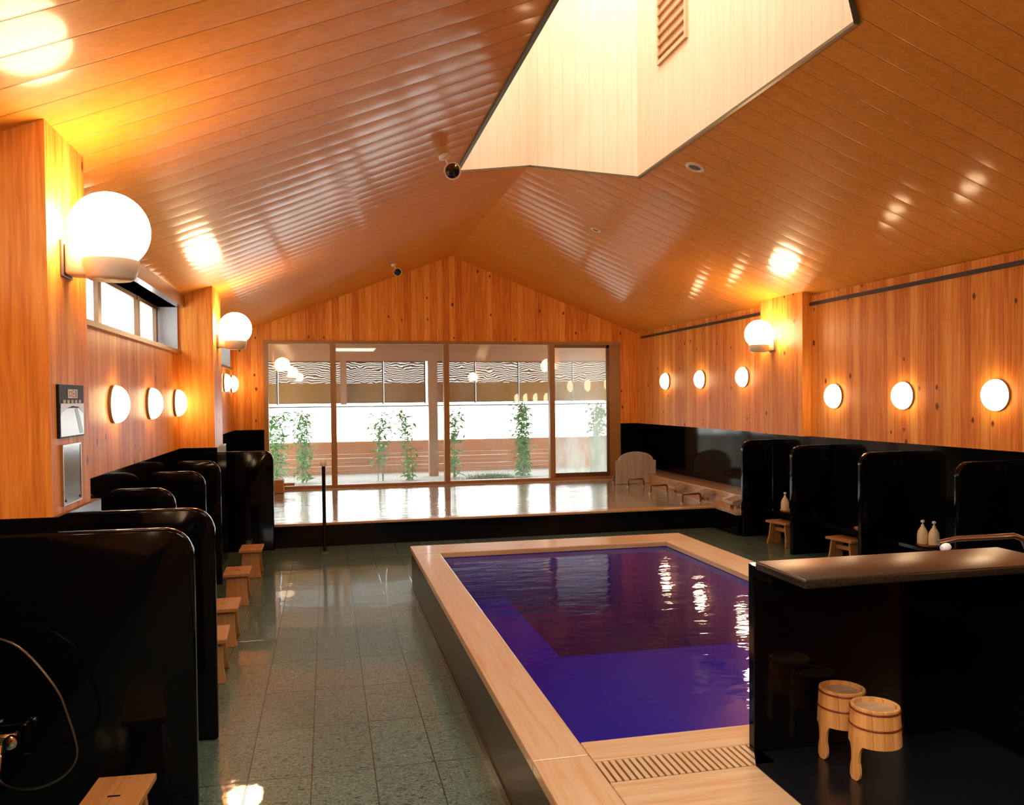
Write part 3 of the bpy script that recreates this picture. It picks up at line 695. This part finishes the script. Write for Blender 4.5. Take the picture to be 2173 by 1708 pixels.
# ------------------------------------------------------------------ ceiling fittings
sl = math.atan(K)
def downlight(x, y, r_, label):
    r = thing('ceiling_downlight', label, 'ceiling fitting', (x, y, cz(x)), 0, 'small round fittings on the right ceiling slope'); r.rotation_euler = (0, sl if x > RX else -sl, 0)
    bm = bmesh.new(); add_lathe(bm, [(r_, 0), (r_, -.008), (r_*.72, -.016), (r_*.62, -.006), (r_*.62, 0)], 32); obj('ring', bm, M['white_plastic'], r, smooth=True)
    bm = bmesh.new(); add_lathe(bm, [(0, -.004), (r_*.62, -.004), (r_*.62, -.001)], 32, ends=False); obj('lens', bm, plain('dim_lens', (.12, .12, .08), .2), r); return r
downlight(3.086, 6.511, .085, 'round recessed downlight near the corner of the roof light')
downlight(3.084, 9.154, .065, 'small round ceiling fitting halfway to the far wall')
def spot(x, y, mat, label, yawz, s=1.):
    r = thing('ceiling_spotlight', label, 'spotlight', (x, y, cz(x)), 0, 'spotlights on the left ceiling slope'); r.rotation_euler = (0, -sl, 0); r.scale = (s, s, s)
    bm = bmesh.new(); add_lathe(bm, [(.05, 0), (.05, -.03), (.035, -.04), (0, -.04)], 28); obj('canopy', bm, mat, r, smooth=True)
    bm = bmesh.new(); add_tube(bm, [(0, 0, -.035), (0, 0, -.075), (.005, -.01, -.10)], .009, 10); obj('stem', bm, mat, r, smooth=True)
    mt = Matrix.Translation((.01, .0, -.14)) @ Vector((-.05+yawz, -.93, -.36)).normalized().to_track_quat('Z', 'Y').to_matrix().to_4x4()
    bm = bmesh.new(); add_lathe(bm, [(.02, -.10), (.045, -.085), (.06, -.02), (.072, .055), (.064, .055), (.055, .03)], 32, mt); sd = obj('shade', bm, mat, r, smooth=True)
    bm = bmesh.new(); add_lathe(bm, [(0, .052), (.03, .0505), (.059, .045)], 28, mt, ends=False); obj('lens', bm, plain('spot_reflector', (.12, .1, .09), .08, .9), sd, smooth=True); return r
spot(.931, 6.473, M['white_plastic'], 'round spotlight hanging beside the left edge of the roof light', .0, .95)
spot(.964, 11.898, M['white_plastic'], 'small pale spotlight on the ceiling just before the far gable', .0, .85)

# ------------------------------------------------------------------ poster and mirror on the near pillar
ps = thing('wall_poster', 'dark framed poster on the near left pillar above the steel plate', 'poster', (XP, 3.90, 1.55))
obj('backing', BX(0, .012, -.175, .175, 0, .225), plain('poster_black', (.008, .008, .012), .5, spec=.2), ps)
bm = BX(.012, .0135, -.165, .165, .006, .125); pic = obj('picture', bm, plain('poster_blue_grey', (.42, .5, .6), .2), ps)
bm = bmesh.new(); add_prism(bm, [(.03, .12), (.07, .125), (.12, .07), (.15, .012), (.10, .012), (.07, .06)], .0135, .0142, lambda p, q, t_: (t_, p, q)); obj('dark_band', bm, M['black'], pic)
bm = bmesh.new(); add_prism(bm, [(-.165, .098), (-.09, .125), (0, .135), (.08, .13), (.165, .10), (.165, .145), (-.165, .145)], .0137, .0144, lambda p, q, t_: (t_, p, q)); obj('pale_shape', bm, plain('poster_pale', (.5, .5, .46), .3), pic)
tcd = obj('title_card', BX(.012, .0142, -.06, .075, .168, .206), plain('poster_title', (.72, .55, .33), .4), ps)
bm = bmesh.new()
for a in ((-.045, -.012, .175, .179), (-.045, -.012, .193, .197), (-.045, -.041, .175, .197), (-.016, -.012, .175, .197), (.0, .025, .172, .176), (.0, .025, .198, .202), (.0, .004, .176, .198), (.012, .03, .184, .19), (.04, .045, .172, .202), (.052, .06, .172, .202)):
    add_box(bm, .0142, .0146, a[0], a[1], a[2], a[3])
obj('title_strokes', bm, M['dark_trim'], tcd)
bm = bmesh.new()
for k in range(5): add_box(bm, .012, .0143, -.13+k*.055, -.095+k*.055, .146, .160)
obj('caption', bm, plain('poster_caption', (.4, .3, .15), .4), ps)
mp = thing('steel_plate', 'narrow steel-framed mirror plate on the near left pillar below the poster', 'mirror', (XP, 3.89, 1.265))
obj('plate', BX(.004, .010, -.122, .122, .005, .25), plain('plate_mirror', (.16, .17, .17), .14, 1.), mp)
bm = bmesh.new(); add_box(bm, 0, .012, -.13, .13, 0, .007); add_box(bm, 0, .012, -.13, .13, .248, .256); add_box(bm, 0, .012, -.13, -.122, .007, .248); add_box(bm, 0, .012, .122, .13, .007, .248)
obj('frame', bm, M['steel'], mp)
for y in (-.1, .1):
    bm = bmesh.new(); add_lathe(bm, [(0, .014), (.006, .012), (.006, .009)], 12, Matrix.Translation((0, y, .02)) @ Matrix.Rotation(PI/2, 4, 'Y')); obj('screw', bm, M['dark_trim'], mp)

# ------------------------------------------------------------------ shower at the near left place
sf = thing('shower_set', 'shower mixer with looping steel hose on the near black partition', 'shower', (0, 0, 0))
bm = bmesh.new()
import itertools
cps = [(-1.33, 3.52, .82), (-1.16, 3.46, .765), (-1.03, 3.42, .62), (-.985, 3.42, .50), (-.955, 3.42, .37), (-.975, 3.42, .30), (-1.04, 3.42, .25), (-1.14, 3.44, .225), (-1.25, 3.50, .24), (-1.28, 3.555, .34)]
def cat(P, n=6):
    P = [Vector(p) for p in P]; P = [P[0]*2-P[1]] + P + [P[-1]*2-P[-2]]; out = []
    for i in range(1, len(P)-2):
        for k in range(n):
            t_ = k/n; a, b, c_, d = P[i-1:i+3]
            out.append(.5*((2*b)+(c_-a)*t_+(2*a-5*b+4*c_-d)*t_*t_+(3*b-a-3*c_+d)*t_**3))
    out.append(P[-2]); return out
add_tube(bm, cat(cps), .005, 8); obj('hose', bm, plain('dull_hose', (.22, .2, .16), .35, 1.), sf, smooth=True)
bm = BX(-1.36, -1.20, 3.53, 3.585, .36, .41); bev(bm, .015, 3); mb = obj('mixer_body', bm, M['chrome'], sf, smooth=True)
for x in (-1.345, -1.215):
    bm = bmesh.new(); add_lathe(bm, [(.022, 0), (.026, .01), (.026, .03), (.012, .036)], 20, Matrix.Translation((x, 3.53, .385)) @ Matrix.Rotation(PI/2, 4, 'X')); obj('tap_knob', bm, M['chrome'], mb, smooth=True)
bm = bmesh.new(); add_tube(bm, cat([(-1.26, 3.54, .36), (-1.25, 3.50, .33), (-1.245, 3.46, .28)]), .010, 10); obj('spout', bm, M['chrome'], mb, smooth=True)
bm = bmesh.new(); add_tube(bm, [(-1.36, 3.56, .93), (-1.345, 3.53, .87), (-1.33, 3.52, .82)], [.028, .014, .010], 14); obj('shower_head', bm, M['chrome'], sf, smooth=True)
obj('head_holder', BX(-1.375, -1.335, 3.53, 3.594, .87, .90), M['chrome'], sf)

# ------------------------------------------------------------------ outside the window
gravel = granite('garden_gravel', (.30, .29, .26), (.5, .48, .44), .8, 60., .5)
struct('ground', BX(-8, 14, YF+.15, 24, .0, .13), gravel)
t = NT('fence_boards'); v, o = t.xyz(); n = t.noise(t.comb(t.math('MULTIPLY', o[0], .6), o[1], t.math('MULTIPLY', o[2], 30.)), 2., 3)
c = t.ramp(n, [(.3, (.34, .11, .03)), (.7, (.58, .23, .08))]); t.bsdf(c, .6); M['fence'] = t.m
fn = thing('slat_fence', 'low brown horizontal board fence outside the far window', 'fence', (0, 17.6, .13))
obj('top_board', BX(-7, 13, -.02, .03, .42, .68), M['fence'], fn)
for k in range(5): obj('board', BX(-7, 13, -.015-.02*(k % 2), .025-.02*(k % 2), .0+k*.084, .080+k*.084), M['fence'], fn)
for x in (-5, -2, 1, 4, 7, 10): obj('fence_post', BX(x-.05, x+.05, .03, .13, 0, .68), M['fence'], fn)
M['post'] = plain('veranda_post_wood', (.36, .15, .055), .6)
struct('ceiling_veranda', BX(-6, 12, YF+.3, 17.3, 2.80, 2.88), plain('veranda_soffit', (.16, .07, .012), .7, spec=.1))
struct('beam_veranda', BX(-6, 12, 16.54, 16.86, 2.46, 2.80), M['post'])
for i, (x, w_) in enumerate(((.33, .06), (2.1, .09), (6.3, .09), (-3., .09))):
    o = obj('veranda_post', BX(x-w_, x+w_, 16.54, 16.71, .13 if i else 1.6, 2.46), M['post']); o['kind'] = 'structure'
# hanging bamboo blinds: open weave above, dense slats below
t = NT('blind_open_weave'); v, o = t.xyz()
wv = t.n('ShaderNodeTexWave', wave_type='BANDS', bands_direction='Z'); wv.inputs['Scale'].default_value = 7.5; wv.inputs['Distortion'].default_value = 14.; wv.inputs['Detail'].default_value = 2.; wv.inputs['Detail Scale'].default_value = .5
t.l(v, wv.inputs['Vector']); df = t.n('ShaderNodeBsdfDiffuse'); df.inputs[0].default_value = (.20, .10, .03, 1); tr = t.n('ShaderNodeBsdfTransparent')
mx = t.n('ShaderNodeMixShader'); t.l(t.mapr(wv.outputs[1], .3, .7, .66, 1.), mx.inputs[0]); t.l(tr.outputs[0], mx.inputs[1]); t.l(df.outputs[0], mx.inputs[2]); t.l(mx.outputs[0], t.out.inputs[0]); M['weave'] = t.m
M['blind'] = plain('bamboo_slats', (.30, .15, .03), .7, spec=.1)
BXs = [(-2.6, -.93), (-.926, .3), (.304, 1.13), (1.134, 1.98), (2.1, 3.02), (3.024, 3.94), (3.944, 5.12), (5.124, 6.25)]
nmB = ['at the far left of the window', 'in the first window bay', 'left in the second window bay', 'right in the second window bay', 'left in the third window bay', 'middle of the third window bay', 'right in the third window bay', 'behind the steamy fourth pane']
for i, (a, b) in enumerate(BXs):
    r = thing('bamboo_blind', 'bamboo blind hanging outside, %s' % nmB[i], 'blind', (0, 16.80, 0), 0, 'bamboo blinds outside the far window')
    obj('open_weave', BX(a, b, -.003, .003, 2.02, 2.44), M['weave'], r)
    bm = bmesh.new()
    for k in range(26): add_box(bm, a, b, -.004-.002*(k % 2), .004-.002*(k % 2), 1.64+k*.0146, 1.64+k*.0146+.0148)
    obj('slats', bm, M['blind'], r)
    obj('head_rail', BX(a, b, -.015, .015, 2.44, 2.46), M['bronze'], r); obj('bottom_rail', BX(a, b, -.01, .01, 1.62, 1.64), M['bronze'], r)
    obj('pull_cord', BX(b-.03, b-.002, -.014, -.010, 1.6, 2.44), M['dark_trim'], r)  # dark divider strip, added to cover the bright gap between blinds
rl = thing('veranda_rail', 'thin dark horizontal rail outside crossing all the window panes', 'rail', (0, 16.62, 0))
bm = bmesh.new(); add_tube(bm, [(-6, 0, 1.555), (12, 0, 1.555)], .012, 8); obj('rod', bm, M['dark_trim'], rl)

# plants
leafm = NT('bamboo_leaf'); v, o = leafm.xyz(); n = leafm.noise(v, 9., 2); p = leafm.bsdf(leafm.ramp(n, [(.3, (.05, .2, .03)), (.7, (.2, .5, .08))]), .5); M['leaf'] = leafm.m
M['stem'] = plain('bamboo_stem', (.12, .2, .06), .5)
def plant(x, y, h, n, nst, spread, label, low=.05, dens=1.):
    r = thing('bamboo_plant', label, 'plant', (x, y, .13), 0, 'leafy plants outside the far window'); rnd = random.Random(int(x*100)+5)
    paths = []
    for s in range(nst):
        bx_, by = rnd.uniform(-.06, .06), rnd.uniform(-.05, .05); lx = rnd.uniform(-spread, spread)
        P = [Vector((bx_+lx*(k/6)**1.6, by, h*rnd.uniform(.93, 1.)*k/6)) for k in range(7)]; paths.append(P)
        bm = bmesh.new(); add_tube(bm, P, [.009-.001*k for k in range(7)], 6); obj('stem', bm, M['stem'], r)
    bm = bmesh.new()
    for k in range(n):
        P = rnd.choice(paths); u = rnd.uniform(low, 1)*5.99; i = int(u); c = P[i].lerp(P[i+1], u-i)
        L = rnd.uniform(.09, .17); ww = L*.17; ori = Euler((rnd.uniform(-.9, .5), rnd.uniform(-.6, .6), rnd.uniform(0, 2*PI))).to_matrix()
        c = c + Vector((rnd.gauss(0, .06), rnd.gauss(0, .06), rnd.gauss(0, .03)))
        q = [Vector((0, 0, 0)), Vector((ww, L*.4, .008)), Vector((0, L, -.02)), Vector((-ww, L*.4, .008))]
        bm.faces.new([bm.verts.new(c+ori @ a) for a in q])
    o = obj('leaves', bm, M['leaf'], r); return r
plant(-.93, 16.0, 1.35, 420, 4, .14, 'bushy bamboo plant outside at the far left of the window', .1)
plant(-.42, 16.0, 1.38, 380, 4, .1, 'leafy bamboo plant outside in the first window bay')
plant(.98, 15.9, 1.35, 190, 3, .16, 'slender bamboo leaning left outside in the second window bay', .25)
plant(1.55, 15.9, 1.40, 220, 3, .16, 'slender bamboo with bare top outside, left of the veranda post')
plant(2.45, 16.0, 1.35, 260, 3, .1, 'bamboo plant outside just right of the central mullion')
plant(3.83, 16.0, 1.50, 700, 5, .05, 'dense narrow green plant outside in the third window bay', 0)
plant(5.38, 16.0, 1.50, 620, 5, .06, 'dense green plant outside behind the steamy fourth pane', 0)
gr = bmesh.new(); rnd = random.Random(3)
for k in range(2600):
    x = rnd.gauss(3.05, .22); y = rnd.uniform(14.6, 15.7); hgt = rnd.uniform(.05, .15); a = rnd.uniform(0, PI); dx, dy = math.cos(a)*.006, math.sin(a)*.006
    gr.faces.new([gr.verts.new(q) for q in ((x-dx, y-dy, .13), (x+dx, y+dy, .13), (x+rnd.gauss(0, .02), y+rnd.gauss(0, .02), .13+hgt))])
tag(obj('grass_patch', gr, plain('grass', (.07, .2, .03), .6)), 'patch of green grass on the gravel outside the window', 'grass', kind='stuff')
